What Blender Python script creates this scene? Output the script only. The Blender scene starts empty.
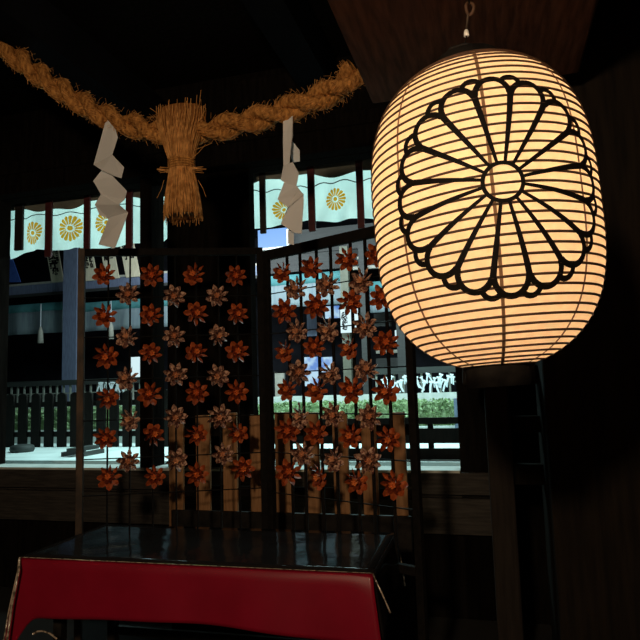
import bpy, math, random
from mathutils import Vector, Matrix, Euler
random.seed(7)
PI = math.pi
SC = bpy.context.scene
COL = SC.collection

# ------------------------------------------------------------------ camera and rays
EYE = Vector((0, 0, 1.45))
FOC = 620.0
CR = Euler((math.radians(96.0), 0, 0)).to_matrix() @ Matrix.Rotation(-0.03, 3, 'Z')
cam = bpy.data.cameras.new('camera')
cam.sensor_width = 36
cam.lens = 36 * FOC / 640
cam.clip_start = 0.02
cam_o = bpy.data.objects.new('camera', cam)
COL.objects.link(cam_o)
cam_o.matrix_world = Matrix.Translation(EYE) @ CR.to_4x4()
SC.camera = cam_o

AW = math.radians(15.5)                       # the building stands at this angle to the view
U = Vector((math.cos(AW), -math.sin(AW), 0))
N = Vector((math.sin(AW), math.cos(AW), 0))
RZ = -AW


def ray(px, py):
    return CR @ Vector(((px - 320) / FOC, (320 - py) / FOC, -1))


def hit(px, py, p0, n):
    r = ray(px, py)
    return EYE + r * ((p0 - EYE).dot(n) / r.dot(n))


def B(s, d, z):
    """building coordinates: along the wall, away from the camera, up"""
    return U * s + N * d + Vector((0, 0, z))


def pw(px, py, d):
    return hit(px, py, N * d, N)


def sz(px, py, d):
    p = pw(px, py, d)
    return p.dot(U), p.z


def at_y(px, py, y):
    return hit(px, py, Vector((0, y, 0)), Vector((0, 1, 0)))


# ------------------------------------------------------------------ materials
MATS = {}


def mat(name, col, rough=0.6, col2=None, scale=8, detail=4, stretch=(1, 1, 1), bump=0.0, spec=0.5, metal=0.0,
        coat=0.0, wave=False, mixlo=0.35, mixhi=0.65):
    m = bpy.data.materials.new(name)
    m.use_nodes = True
    nt = m.node_tree
    b = nt.nodes['Principled BSDF']
    b.inputs['Base Color'].default_value = (*col, 1)
    b.inputs['Roughness'].default_value = rough
    b.inputs['Specular IOR Level'].default_value = spec
    b.inputs['Metallic'].default_value = metal
    b.inputs['Coat Weight'].default_value = coat
    if col2 is not None or bump:
        tc = nt.nodes.new('ShaderNodeTexCoord')
        mp = nt.nodes.new('ShaderNodeMapping')
        mp.inputs['Scale'].default_value = stretch
        nt.links.new(tc.outputs['Object'], mp.inputs['Vector'])
        if wave:
            t = nt.nodes.new('ShaderNodeTexWave')
            t.inputs['Scale'].default_value = scale
            t.inputs['Distortion'].default_value = 6
            t.inputs['Detail'].default_value = detail
        else:
            t = nt.nodes.new('ShaderNodeTexNoise')
            t.inputs['Scale'].default_value = scale
            t.inputs['Detail'].default_value = detail
        nt.links.new(mp.outputs['Vector'], t.inputs['Vector'])
        fac = t.outputs['Fac']
        if col2 is not None:
            r = nt.nodes.new('ShaderNodeValToRGB')
            r.color_ramp.elements[0].position = mixlo
            r.color_ramp.elements[1].position = mixhi
            r.color_ramp.elements[0].color = (*col, 1)
            r.color_ramp.elements[1].color = (*col2, 1)
            nt.links.new(fac, r.inputs['Fac'])
            nt.links.new(r.outputs['Color'], b.inputs['Base Color'])
        if bump:
            bp = nt.nodes.new('ShaderNodeBump')
            bp.inputs['Strength'].default_value = bump
            bp.inputs['Distance'].default_value = 0.01
            nt.links.new(fac, bp.inputs['Height'])
            nt.links.new(bp.outputs['Normal'], b.inputs['Normal'])
    MATS[name] = m
    return m


def emit(name, col, strength, col2=None, scale=5):
    m = bpy.data.materials.new(name)
    m.use_nodes = True
    b = m.node_tree.nodes['Principled BSDF']
    b.inputs['Base Color'].default_value = (0.03, 0.03, 0.03, 1)
    b.inputs['Emission Color'].default_value = (*col, 1)
    b.inputs['Emission Strength'].default_value = strength
    if col2:
        nt = m.node_tree
        t = nt.nodes.new('ShaderNodeTexNoise')
        t.inputs['Scale'].default_value = scale
        tc = nt.nodes.new('ShaderNodeTexCoord')
        nt.links.new(tc.outputs['Object'], t.inputs['Vector'])
        r = nt.nodes.new('ShaderNodeValToRGB')
        r.color_ramp.elements[0].position = 0.4
        r.color_ramp.elements[1].position = 0.6
        r.color_ramp.elements[0].color = (*col, 1)
        r.color_ramp.elements[1].color = (*col2, 1)
        nt.links.new(t.outputs['Fac'], r.inputs['Fac'])
        nt.links.new(r.outputs['Color'], b.inputs['Emission Color'])
    return m


def cloth_mat(name, col, trans, col2=None, scale=6, emission=0.0):
    """diffuse and translucent thin cloth or paper"""
    m = bpy.data.materials.new(name)
    m.use_nodes = True
    nt = m.node_tree
    for n in list(nt.nodes):
        nt.nodes.remove(n)
    out = nt.nodes.new('ShaderNodeOutputMaterial')
    df = nt.nodes.new('ShaderNodeBsdfDiffuse')
    tr = nt.nodes.new('ShaderNodeBsdfTranslucent')
    mx = nt.nodes.new('ShaderNodeMixShader')
    mx.inputs[0].default_value = trans
    for n in (df, tr):
        n.inputs['Color'].default_value = (*col, 1)
    if col2 is not None:
        tc = nt.nodes.new('ShaderNodeTexCoord')
        t = nt.nodes.new('ShaderNodeTexNoise')
        t.inputs['Scale'].default_value = scale
        t.inputs['Detail'].default_value = 6
        nt.links.new(tc.outputs['Object'], t.inputs['Vector'])
        r = nt.nodes.new('ShaderNodeValToRGB')
        r.color_ramp.elements[0].position = 0.3
        r.color_ramp.elements[1].position = 0.7
        r.color_ramp.elements[0].color = (*col, 1)
        r.color_ramp.elements[1].color = (*col2, 1)
        nt.links.new(t.outputs['Fac'], r.inputs['Fac'])
        for n in (df, tr):
            nt.links.new(r.outputs['Color'], n.inputs['Color'])
    nt.links.new(df.outputs[0], mx.inputs[1])
    nt.links.new(tr.outputs[0], mx.inputs[2])
    if emission:
        em = nt.nodes.new('ShaderNodeEmission')
        em.inputs['Color'].default_value = (*col, 1)
        em.inputs['Strength'].default_value = emission
        ad = nt.nodes.new('ShaderNodeAddShader')
        nt.links.new(mx.outputs[0], ad.inputs[0])
        nt.links.new(em.outputs[0], ad.inputs[1])
        nt.links.new(ad.outputs[0], out.inputs[0])
    else:
        nt.links.new(mx.outputs[0], out.inputs[0])
    return m


GR = (0.6, 0.6, 8)     # grain runs along z
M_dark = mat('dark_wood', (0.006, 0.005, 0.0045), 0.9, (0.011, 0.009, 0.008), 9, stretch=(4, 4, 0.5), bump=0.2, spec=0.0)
M_brown = mat('brown_wood', (0.034, 0.031, 0.029), 0.8, (0.062, 0.055, 0.050), 12, stretch=(0.6, 3, 6), bump=0.25, spec=0.2)
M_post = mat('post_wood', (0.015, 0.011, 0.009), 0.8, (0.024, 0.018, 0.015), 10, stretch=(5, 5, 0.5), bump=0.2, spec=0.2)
M_plank = mat('eave_wood', (0.065, 0.024, 0.012), 0.75, (0.13, 0.05, 0.026), 7, stretch=(6, 0.7, 6), bump=0.3, spec=0.05)
M_board = mat('board_wood', (0.27, 0.135, 0.06), 0.7, (0.40, 0.21, 0.10), 10, stretch=(6, 6, 0.6), bump=0.2, spec=0.2)
M_black = mat('black_lacquer', (0.008, 0.007, 0.007), 0.6, spec=0.1, col2=(0.02, 0.017, 0.015), scale=20)
M_iron = mat('black_iron', (0.006, 0.0055, 0.0055), 0.75, (0.011, 0.009, 0.008), 40, spec=0.06)
M_worn = mat('worn_iron', (0.03, 0.022, 0.017), 0.6, (0.09, 0.055, 0.035), 25, stretch=(1, 1, 0.4), spec=0.3)
M_floor = mat('floor_stone', (0.012, 0.011, 0.011), 0.8, (0.02, 0.018, 0.017), 4, bump=0.3)
M_ink = mat('ink', (0.006, 0.005, 0.005), 0.7, (0.010, 0.008, 0.007), 60, spec=0.1)
M_rib = mat('bamboo', (0.055, 0.022, 0.010), 0.7, (0.09, 0.04, 0.018), 30)
M_seam = mat('seam_thread', (0.22, 0.11, 0.05), 0.8, (0.3, 0.15, 0.07), 50)
M_straw = mat('straw', (0.18, 0.068, 0.016), 0.8, (0.60, 0.28, 0.078), 70, detail=6, stretch=(1, 1, 0.3), bump=0.8, spec=0.15)
M_straw2 = mat('loose_straw', (0.44, 0.19, 0.052), 0.7, (0.78, 0.40, 0.135), 30, spec=0.2)
M_paper = cloth_mat('white_paper', (0.76, 0.76, 0.78), 0.2, (0.84, 0.84, 0.86), 4)
M_orange = mat('orange_paper', (0.30, 0.050, 0.011), 0.6, (0.44, 0.095, 0.022), 35, spec=0.3)
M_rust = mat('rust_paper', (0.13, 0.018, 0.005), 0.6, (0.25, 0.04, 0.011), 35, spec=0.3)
M_glow = mat('amber_paper', (0.75, 0.20, 0.05), 0.55, (0.85, 0.30, 0.09), 35)
M_pale = mat('patterned_paper', (0.12, 0.035, 0.025), 0.6, (0.62, 0.36, 0.25), 60, detail=2, mixlo=0.42, mixhi=0.58)
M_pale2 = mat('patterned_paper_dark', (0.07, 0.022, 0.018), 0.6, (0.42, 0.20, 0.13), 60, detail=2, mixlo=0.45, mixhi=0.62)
M_cream = mat('cream_paper', (0.70, 0.34, 0.18), 0.6, (0.85, 0.50, 0.30), 60)
M_red = mat('red_cloth', (0.21, 0.002, 0.016), 0.42, (0.25, 0.003, 0.020), 5, spec=0.35, coat=0.25)
M_vinyl = mat('black_vinyl', (0.014, 0.012, 0.012), 0.10, bump=0.25, scale=7, spec=0.35)
M_vinyl.node_tree.nodes['Principled BSDF'].inputs['IOR'].default_value = 1.10
M_edge = mat('edge_highlight', (0.45, 0.36, 0.28), 0.15, (0.10, 0.08, 0.06), 45, spec=1.0, mixlo=0.45, mixhi=0.6)  # pale mottled tone puts the vinyl edge's highlights into the colour
M_curtain = cloth_mat('curtain_cloth', (0.66, 0.80, 0.76), 0.6, (0.78, 0.90, 0.86), 5)
M_gold = cloth_mat('gold_dye', (0.90, 0.37, 0.02), 0.85, (0.98, 0.46, 0.045), 30)
M_strap = mat('maroon_strap', (0.07, 0.012, 0.016), 0.7, (0.11, 0.02, 0.024), 25)
M_strapk = mat('black_strap', (0.012, 0.01, 0.011), 0.7, (0.02, 0.015, 0.015), 25)
M_deck = mat('pale_paving', (0.62, 0.68, 0.66), 0.7, (0.78, 0.84, 0.82), 3)
M_ground = mat('courtyard_ground', (0.30, 0.33, 0.32), 0.9, (0.42, 0.46, 0.44), 6)
M_picket = mat('dark_fence_wood', (0.010, 0.008, 0.007), 0.8, (0.016, 0.012, 0.010), 10, stretch=(5, 5, 0.5), spec=0.15)
M_hedge = mat('hedge_leaf', (0.19, 0.29, 0.11), 0.6, (0.38, 0.47, 0.26), 12)
M_stone = mat('pale_stone', (0.55, 0.58, 0.54), 0.8, (0.68, 0.70, 0.66), 8)
M_rack = mat('rack_wood', (0.20, 0.20, 0.17), 0.7, (0.30, 0.30, 0.26), 10)
M_fort = mat('fortune_paper', (0.78, 0.86, 0.92), 0.7, (0.86, 0.92, 0.96), 10)
M_blue = mat('blue_grey_paint', (0.13, 0.16, 0.24), 0.6, (0.18, 0.22, 0.32), 8, stretch=(4, 4, 0.6))
M_grey = mat('grey_boards', (0.026, 0.028, 0.026), 0.7, (0.036, 0.039, 0.036), 6, stretch=(0.5, 2, 6))
M_beige = mat('beige_trim', (0.36, 0.35, 0.29), 0.7, (0.45, 0.44, 0.37), 8)
M_khaki = mat('khaki_paint', (0.10, 0.105, 0.075), 0.7, (0.14, 0.145, 0.105), 8)
M_gather = mat('shaded_gather_cloth', (0.16, 0.17, 0.15), 0.8, (0.24, 0.25, 0.22), 6)  # grey tone carries the shade on the curtain's folded top
M_core = mat('shaded_core_straw', (0.14, 0.052, 0.014), 0.8, (0.30, 0.125, 0.036), 70, detail=6, stretch=(1, 1, 0.1), bump=0.8, spec=0.1)  # darker straw tone stands in for shade in the gaps between straws
M_teal = mat('teal_cloth', (0.05, 0.19, 0.20), 0.8, (0.07, 0.24, 0.25), 6)
M_pcl = mat('pale_far_cloth', (0.15, 0.20, 0.23), 0.8, (0.21, 0.27, 0.28), 5, stretch=(4, 4, 0.4))
M_tablet = mat('tablet_wood', (0.66, 0.60, 0.42), 0.7, (0.80, 0.73, 0.53), 8, stretch=(4, 4, 0.6))
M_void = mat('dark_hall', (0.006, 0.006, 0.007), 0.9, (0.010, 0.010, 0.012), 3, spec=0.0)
M_lit = emit('lit_window', (0.17, 0.42, 0.95), 0.9)
M_lit2 = emit('lit_glass', (0.12, 0.28, 0.75), 0.8, (0.55, 0.82, 1.0), 4)
M_sign = emit('lit_sign', (0.72, 0.95, 1.0), 0.9)
M_blues = mat('blue_banner', (0.03, 0.08, 0.32), 0.7, (0.05, 0.12, 0.42), 6)
M_white = mat('white_porcelain', (0.80, 0.78, 0.74), 0.35, (0.86, 0.84, 0.80), 8)
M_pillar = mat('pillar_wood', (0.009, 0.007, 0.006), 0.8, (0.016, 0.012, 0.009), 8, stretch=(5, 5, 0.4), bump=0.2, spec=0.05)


# ------------------------------------------------------------------ object helpers
def tag(o, label=None, cat=None, group=None, kind=None):
    if label:
        o['label'] = label
    if cat:
        o['category'] = cat
    if group:
        o['group'] = group
    if kind:
        o['kind'] = kind
    return o


def thing(name, label, cat, loc, rotz=0, group=None):
    o = bpy.data.objects.new(name, None)
    COL.objects.link(o)
    o.empty_display_size = 0.05
    o.matrix_world = Matrix.Translation(loc) @ Matrix.Rotation(rotz, 4, 'Z')
    return tag(o, label, cat, group)


def world_of(o):
    m = o.matrix_basis.copy()
    while o.parent:
        o = o.parent
        m = o.matrix_basis @ m
    return m


class MB:
    """collects shapes in world coordinates and links them as one mesh"""

    def __init__(self):
        self.v, self.f, self.smooth = [], [], set()

    def add(self, vs, fs, smooth=False):
        k = len(self.v)
        self.v += [Vector(p) for p in vs]
        for f in fs:
            if smooth:
                self.smooth.add(len(self.f))
            self.f.append([i + k for i in f])

    def hexa(self, p):
        self.add(p, [(0, 3, 2, 1), (4, 5, 6, 7), (0, 1, 5, 4), (1, 2, 6, 5), (2, 3, 7, 6), (3, 0, 4, 7)])
        return self

    def box(self, s0, s1, d0, d1, z0, z1, frame=B):
        return self.hexa([frame(s0, d0, z0), frame(s1, d0, z0), frame(s1, d1, z0), frame(s0, d1, z0),
                          frame(s0, d0, z1), frame(s1, d0, z1), frame(s1, d1, z1), frame(s0, d1, z1)])

    def tube(self, pts, r, seg=8, caps=True, closed=False, smooth=True):
        pts = [Vector(p) for p in pts]
        n = len(pts)
        rs = r if isinstance(r, (list, tuple)) else [r] * n
        vs, fs = [], []
        ref = None
        for i, p in enumerate(pts):
            if closed:
                t = pts[(i + 1) % n] - pts[i - 1]
            else:
                t = pts[min(i + 1, n - 1)] - pts[max(i - 1, 0)]
            t.normalize()
            if ref is None:
                ref = Vector((0, 0, 1)) if abs(t.z) < 0.9 else Vector((1, 0, 0))
            a = (ref - t * ref.dot(t))
            if a.length < 1e-6:
                a = t.orthogonal()
            a.normalize()
            ref = a
            b = t.cross(a)
            for j in range(seg):
                q = 2 * PI * j / seg
                vs.append(p + (a * math.cos(q) + b * math.sin(q)) * rs[i])
        for i in range(n if closed else n - 1):
            for j in range(seg):
                i2 = (i + 1) % n
                fs.append((i * seg + j, i2 * seg + j, i2 * seg + (j + 1) % seg, i * seg + (j + 1) % seg))
        if caps and not closed:
            fs.append(tuple(reversed(range(seg))))
            fs.append(tuple((n - 1) * seg + j for j in range(seg)))
        self.add(vs, fs, smooth)
        return self

    def lathe(self, c, prof, seg=32, smooth=True):
        vs, fs = [], []
        for r, z in prof:
            for j in range(seg):
                q = 2 * PI * j / seg
                vs.append((c[0] + r * math.cos(q), c[1] + r * math.sin(q), c[2] + z))
        for i in range(len(prof) - 1):
            for j in range(seg):
                fs.append((i * seg + j, i * seg + (j + 1) % seg, (i + 1) * seg + (j + 1) % seg, (i + 1) * seg + j))
        self.add(vs, fs, smooth)
        return self

    def grid(self, fn, nu, nv, smooth=True):
        vs = [fn(i / nu, j / nv) for j in range(nv + 1) for i in range(nu + 1)]
        fs = [(j * (nu + 1) + i, j * (nu + 1) + i + 1, (j + 1) * (nu + 1) + i + 1, (j + 1) * (nu + 1) + i)
              for j in range(nv) for i in range(nu)]
        self.add(vs, fs, smooth)
        return self

    def build(self, name, m, parent=None, bevel=0.0, solid=0.0, origin=None):
        if parent is not None:
            mw = world_of(parent)
        else:
            if origin is None:
                lo = [min(v[k] for v in self.v) for k in range(3)]
                hi = [max(v[k] for v in self.v) for k in range(3)]
                origin = ((lo[0] + hi[0]) / 2, (lo[1] + hi[1]) / 2, lo[2])
            mw = Matrix.Translation(origin) @ Matrix.Rotation(RZ, 4, 'Z')
        inv = mw.inverted()
        me = bpy.data.meshes.new(name)
        me.from_pydata([inv @ v for v in self.v], [], self.f)
        me.validate()
        if self.smooth:
            for i, p in enumerate(me.polygons):
                if i in self.smooth:
                    p.use_smooth = True
        for mm in (m if isinstance(m, (list, tuple)) else [m]):
            me.materials.append(mm)
        me.update()
        o = bpy.data.objects.new(name, me)
        COL.objects.link(o)
        if parent is not None:
            o.parent = parent
        else:
            o.matrix_world = mw
        if bevel:
            b = o.modifiers.new('bevel', 'BEVEL')
            b.width = bevel
            b.segments = 2
            b.limit_method = 'ANGLE'
        if solid:
            b = o.modifiers.new('solid', 'SOLIDIFY')
            b.thickness = solid
            b.offset = 0
        return o


def struct(name, mb, m, bevel=0.0, label=None, cat=None):
    o = mb.build(name, m, bevel=bevel)
    o['kind'] = 'structure'
    tag(o, label, cat)
    return o


# ------------------------------------------------------------------ the room
D_W = 4.05
z_led = sz(245, 467.5, D_W)[1]
z_lin = sz(315, 158.5, D_W)[1]
z_lin_top = sz(75, 168, D_W)[1]
CEIL = 3.75
S = lambda px, py=300, d=D_W: sz(px, py, d)[0]

struct('floor', MB().box(-5, 4, -3.0, D_W + 0.15, -0.1, 0), M_floor)
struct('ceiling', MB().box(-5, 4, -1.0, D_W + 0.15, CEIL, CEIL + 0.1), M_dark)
s9, s140, s163, s167, s258, s460, s483 = (S(9, 300, D_W + 0.14), S(140, 300, D_W - 0.04), S(164, 300, D_W + 0.14), S(167.5, 300, D_W + 0.02), S(256, 300, D_W + 0.12), S(458, 420), S(481, 420))
wb = MB()
wb.box(-5, s9, D_W, D_W + 0.14, 0, z_lin)                        # left end
wb.box(s140, s163, D_W - 0.04, D_W + 0.14, z_led - 0.02, z_lin)   # pillar
wb.box(s167, s258, D_W + 0.02, D_W + 0.12, z_led - 0.02, z_lin)   # boarded bay
wb.box(s460, 4, D_W, D_W + 0.14, 0, z_lin)
wb.box(-5, 4, D_W + 0.02, D_W + 0.14, z_lin, CEIL)
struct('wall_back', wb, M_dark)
struct('wall_left', MB().box(-4.9, -4.8, -1, D_W, 0, CEIL), M_dark)
struct('wall_right', MB().box(2.9, 3.0, -1, D_W, 0, CEIL), M_dark)
struct('trim_1', MB().box(-4.7, 2.8, D_W - 0.10, D_W + 0.02, z_lin, z_lin + 0.16), M_dark, 0.01)
struct('trim_2', MB().box(-4.7, 2.8, D_W - 0.06, D_W + 0.02, z_lin_top, z_lin_top + 0.10), M_dark, 0.01)
struct('trim_3', MB().box(s9 - 0.6, s460, D_W - 0.07, D_W + 0.13, z_led - 0.018, z_led), M_stone, 0.004)
z1 = sz(50, 488, D_W)[1]
z2 = sz(50, 519, D_W)[1]
struct('wall_lower', MB().box(-4.7, s483 + 0.1, D_W - 0.05, D_W + 0.10, z1 + 0.012, z_led - 0.018)
       .box(-4.7, s483 + 0.1, D_W - 0.05, D_W + 0.10, z2, z1 - 0.012)
       .box(-4.7, s483 + 0.1, D_W + 0.0, D_W + 0.10, z1 - 0.012, z1 + 0.012), M_brown)
struct('baseboard_back', MB().box(-4.7, s483 + 0.1, D_W + 0.0, D_W + 0.10, 0, z2), M_dark)
# overhead beams
for k, s in enumerate((-2.35, -1.0)):
    struct('trim_%d' % (k + 4), MB().box(s - 0.1, s + 0.1, 0.5, D_W - 0.12, 3.35, 3.6), M_void)
bs0, bz0 = sz(236, 118, 3.8)
bs1, bz1 = sz(312, 74, 3.8)
struct('trim_6', MB().box(bs0, bs1, 3.7, 3.94, bz0 + 0.03, bz1), M_dark, 0.02)

# wide plank under the eave that carries the lantern and the rope end
pl = thing('eave_plank', 'wide reddish brown plank overhead, above the paper lantern', 'beam', B(0.35, 1.9, 2.75), RZ)
pa = hit(326, 0, Vector((0, 0, 2.75)), Vector((0, 0, 1)))
pb = hit(600, 0, Vector((0, 0, 2.75)), Vector((0, 0, 1)))
pc = hit(371, 105, Vector((0, 0, 2.75)), Vector((0, 0, 1)))
ps0, ps1, pd1 = pa.dot(U), pb.dot(U), pc.dot(N)
MB().box(ps0, ps1, 0.6, pd1, 2.75, 3.0).build('plank', M_plank, pl, bevel=0.012)
MB().box(ps0 + 0.05, ps1 - 0.05, pd1 - 0.16, pd1 - 0.02, 3.0, CEIL).build('hanger_board', M_dark, pl)
pl['kind'] = 'structure'

# big pillar, railing post and rails on the right
gp0 = sz(549, 470, 2.92)[0]
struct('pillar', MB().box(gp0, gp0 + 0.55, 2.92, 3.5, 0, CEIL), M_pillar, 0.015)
rp0, rp1 = sz(489, 480, 3.3)[0], sz(514, 480, 3.3)[0]
zt = sz(500, 384, 3.3)[1]
struct('trim_7', MB().box(rp0, rp1, 3.24, 3.38, 0, zt), M_post, 0.012)
zr = sz(500, 366, 3.3)[1]
r0 = sz(463, 375, 3.3)[0]
rm = MB().box(r0, gp0, 3.20, 3.42, zt, zr)
struct('trim_8', rm, M_post, 0.01)
struct('trim_9', MB().box(rp1, gp0, 3.28, 3.34, sz(525, 432, 3.3)[1], sz(525, 416, 3.3)[1]), M_pillar)
struct('trim_10', MB().box(rp1, gp0, 3.28, 3.34, sz(525, 484, 3.3)[1], sz(525, 464, 3.3)[1]), M_pillar)

# ------------------------------------------------------------------ curtains in the two openings
def crest16(mb, c, ax, az, nrm, R, r0=0.30, w=0.46):
    """16 filled petals with thin gaps and a centre disc"""
    off = nrm * 0.0
    for k in range(16):
        a0 = 2 * PI * k / 16
        pts = []
        half = PI / 16 * 0.80
        a_in = half * 0.9
        pts.append((r0 * R, -a_in))
        pts.append((0.86 * R, -half))
        for q in range(7):
            t = -PI / 2 + PI * q / 6
            pts.append((0.86 * R + 0.14 * R * math.cos(t), half * math.sin(t)))
        pts.append((0.86 * R, half))
        pts.append((r0 * R, a_in))
        vs = [c + off + (ax * math.sin(a0 + a) + az * math.cos(a0 + a)) * r for r, a in pts]
        mb.add(vs, [tuple(range(len(vs)))])
    vs = [c + off + (ax * math.sin(2 * PI * q / 20) + az * math.cos(2 * PI * q / 20)) * r0 * R * 0.62 for q in range(20)]
    mb.add(vs, [tuple(range(20))])


def curtain(label, pxa, pxb, ybot, pxm, straps, crests, sway):
    d = D_W + 0.30
    sa, sb = sz(pxa, 230, d)[0], sz(pxb, 230, d)[0]
    zb = sz(pxm, ybot, d)[1]
    zt_ = z_lin + 0.17
    root = thing('shrine_curtain', label, 'curtain', B((sa + sb) / 2, d, zb), RZ, 'white curtains hung in the openings of the back wall')

    def surf(s, z):
        v = (zt_ - z) / (zt_ - zb)
        return d + (0.030 * math.sin(s * 9 + sway + z * 2) + 0.016 * math.sin(s * 21 + z * 9) + 0.010 * math.sin(s * 37 - z * 14 + sway)) * min(1, 0.3 + v)

    def fn(a, b):
        s = sa + (sb - sa) * a
        z = zt_ + (zb + 0.02 * math.sin(s * 5 + sway) + 0.012 * math.sin(s * 13) - zt_) * b
        return B(s, surf(s, z), z)
    MB().grid(fn, 60, 14).build('cloth', M_curtain, root)
    # dark hem line along the gathered top
    mb = MB()
    zh = sz(pxm, ybot - 37, d)[1]
    mb.tube([B(sa + (sb - sa) * i / 40, surf(sa + (sb - sa) * i / 40, zh) - 0.012, zh + 0.012 * math.sin(i * 0.9)) for i in range(41)], 0.004, 6)
    mb.build('draw_cord', M_strapk, root)
    mb = MB()
    nn = 60
    vs = []
    for i in range(nn + 1):
        s = sa + (sb - sa) * i / nn
        hh = (0.030 + 0.022 * math.sin(s * 7 + sway) + 0.014 * math.sin(s * 17 + 1))
        vs += [B(s, d - 0.05, zt_), B(s, d - 0.045, z_lin + 0.01), B(s, d - 0.035, z_lin - max(0.008, hh))]
    mb.add(vs, [(3 * i + j, 3 * i + 3 + j, 3 * i + 4 + j, 3 * i + 1 + j) for i in range(nn) for j in range(2)], True)
    mb.build('gathered_top', M_gather, root)
    for (px, yb, w, mm) in straps:
        s0, z0 = sz(px - w / 2, yb, d - 0.06)
        s1 = sz(px + w / 2, yb, d - 0.06)[0]
        MB().box(s0, s1, d - 0.075, d - 0.05, z0, zt_).build('strap', mm, root, bevel=0.006)
    for (px, py, rpx) in crests:
        s, z = sz(px, py, d)
        r = rpx / 620 * (pw(px, py, d) - EYE).length * 0.97
        mb = MB()
        c = Vector((s, 0, z))
        crest16(mb, c, Vector((1, 0, 0)), Vector((0, 0, 1)), Vector((0, 0, 0)), r)
        mb.v = [B(v.x, surf(v.x, v.z) - 0.004, v.z) for v in mb.v]
        tag(mb.build('crest', M_gold, root), 'gold chrysanthemum crest of sixteen petals')
    return root


curtain('long white curtain with gold crests in the left opening', 9, 171, 249.5, 75,
        [(19, 251, 8, M_strapk), (48.5, 257.5, 6.5, M_strap), (87, 255, 6, M_strap), (129.5, 252, 6.5, M_strap)],
        [(36, 234, 10.5), (69.5, 228, 12.5), (108, 223, 11.5)], 0.5)
curtain('white curtain with gold crests in the right opening beside the lantern', 250, 385, 223, 315,
        [(263.5, 234, 6, M_strapk), (312.5, 232, 7, M_strap), (361.5, 229, 7, M_strap)],
        [(283, 209, 11), (336.5, 200.5, 11)], 2.1)

# ------------------------------------------------------------------ courtyard
ZD = 0.60


def on_ground(px, py, z=ZD):
    p = hit(px, py, Vector((0, 0, z)), Vector((0, 0, 1)))
    return p.dot(U), p.dot(N)


d_deck0 = on_ground(75, 460.5)[1]
d_fen = on_ground(45, 447)[1]
struct('ground', MB().box(-14, 9, D_W + 0.2, 26, ZD - 0.35, ZD - 0.25), M_ground,
       label='courtyard ground behind the hall', cat='ground')
struct('terrace_floor', MB().box(-12, 5.5, d_deck0, d_fen + 0.6, ZD - 0.25, ZD), M_deck, 0.01,
       label='pale brightly lit terrace behind the back wall', cat='terrace')
# picket fence on the left
pf = thing('picket_fence', 'dark picket fence with pointed tops beyond the left opening', 'fence', B(sz(40, 447, d_fen)[0], d_fen, ZD), RZ)
zp = sz(45, 393.5, d_fen)[1]
zq = sz(45, 404.5, d_fen)[1]
zr_ = sz(45, 434.5, d_fen)[1]
px = -16.3
while px < 175:
    s0, s1 = sz(px - 4.2, 420, d_fen)[0], sz(px + 4.2, 420, d_fen)[0]
    m = MB()
    mid = (s0 + s1) / 2
    prof = [(s0, ZD), (s1, ZD), (s1, zp - 0.03), (mid + (s1 - mid) * 0.55, zp - 0.005), (mid, zp + 0.008), (mid - (s1 - mid) * 0.55, zp - 0.005), (s0, zp - 0.03)]
    n = len(prof)
    vs = [B(a, d_fen - 0.02, b) for a, b in prof] + [B(a, d_fen + 0.02, b) for a, b in prof]
    m.add(vs, [tuple(range(n)), tuple(reversed(range(n, 2 * n)))] + [(i, i + n, (i + 1) % n + n, (i + 1) % n) for i in range(n)])
    m.build('picket', M_picket, pf)
    px += 13.05
fs0, fs1 = sz(-22, 420, d_fen)[0], sz(172, 420, d_fen)[0]
for zc in (zq, zr_):
    MB().box(fs0, fs1, d_fen + 0.02, d_fen + 0.06, zc - 0.04, zc + 0.04).build('rail', M_picket, pf)
# horizontal board fence on the right
d_rf = d_deck0 + 0.25
rf = thing('board_railing', 'dark railing of wide horizontal boards beyond the right opening', 'fence', B(sz(360, 440, d_rf)[0], d_rf, ZD), RZ)
q0, q1 = sz(250, 440, d_rf)[0], sz(500, 440, d_rf)[0]
for (ya, yb) in ((417.5, 424), (428.5, 443), (448.5, 460)):
    MB().box(q0, q1, d_rf - 0.03, d_rf + 0.03, sz(430, yb, d_rf)[1], sz(430, ya, d_rf)[1]).build('rail', M_picket, rf)
MB().box(q0, q1, d_rf - 0.03, d_rf + 0.03, sz(430, 472, d_rf)[1], sz(430, 463.5, d_rf)[1]).build('rail', M_picket, rf)
for px in (262, 345, 430.5):
    a, b = sz(px - 2.6, 440, d_rf)[0], sz(px + 2.6, 440, d_rf)[0]
    MB().box(a, b, d_rf + 0.03, d_rf + 0.10, ZD, sz(430, 423, d_rf)[1]).build('post', M_picket, rf)

# low things on the terrace
a0, dd0 = on_ground(76, 457)
a1, dd1 = on_ground(108, 449.5)
st = thing('wooden_step', 'weathered grey step plank lying on the pale terrace behind the left panel', 'step', B((a0 + a1) / 2, dd0 + 0.2, ZD), RZ)
MB().box(a0, a1, dd0, dd0 + 0.5, ZD + 0.06, ZD + 0.11).build('tread', M_grey, st)
MB().box(a0 + 0.05, a0 + 0.1, dd0 + 0.02, dd0 + 0.48, ZD, ZD + 0.06).build('foot', M_grey, st)
MB().box(a1 - 0.1, a1 - 0.05, dd0 + 0.02, dd0 + 0.48, ZD, ZD + 0.06).build('foot', M_grey, st)
a0, dd0 = on_ground(-12, 455)
a1 = on_ground(16, 455)[0]
sb_ = MB()
sb_.lathe(B((a0 + a1) / 2, dd0 + 0.4, ZD), [(0.01, 0), (0.16, 0.0), (0.18, 0.04), (0.16, 0.09), (0.1, 0.11), (0.01, 0.115)], 9)
tag(sb_.build('stepping_stone', M_grey), 'low grey stone on the terrace at the end of the picket fence', 'stone')

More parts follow.
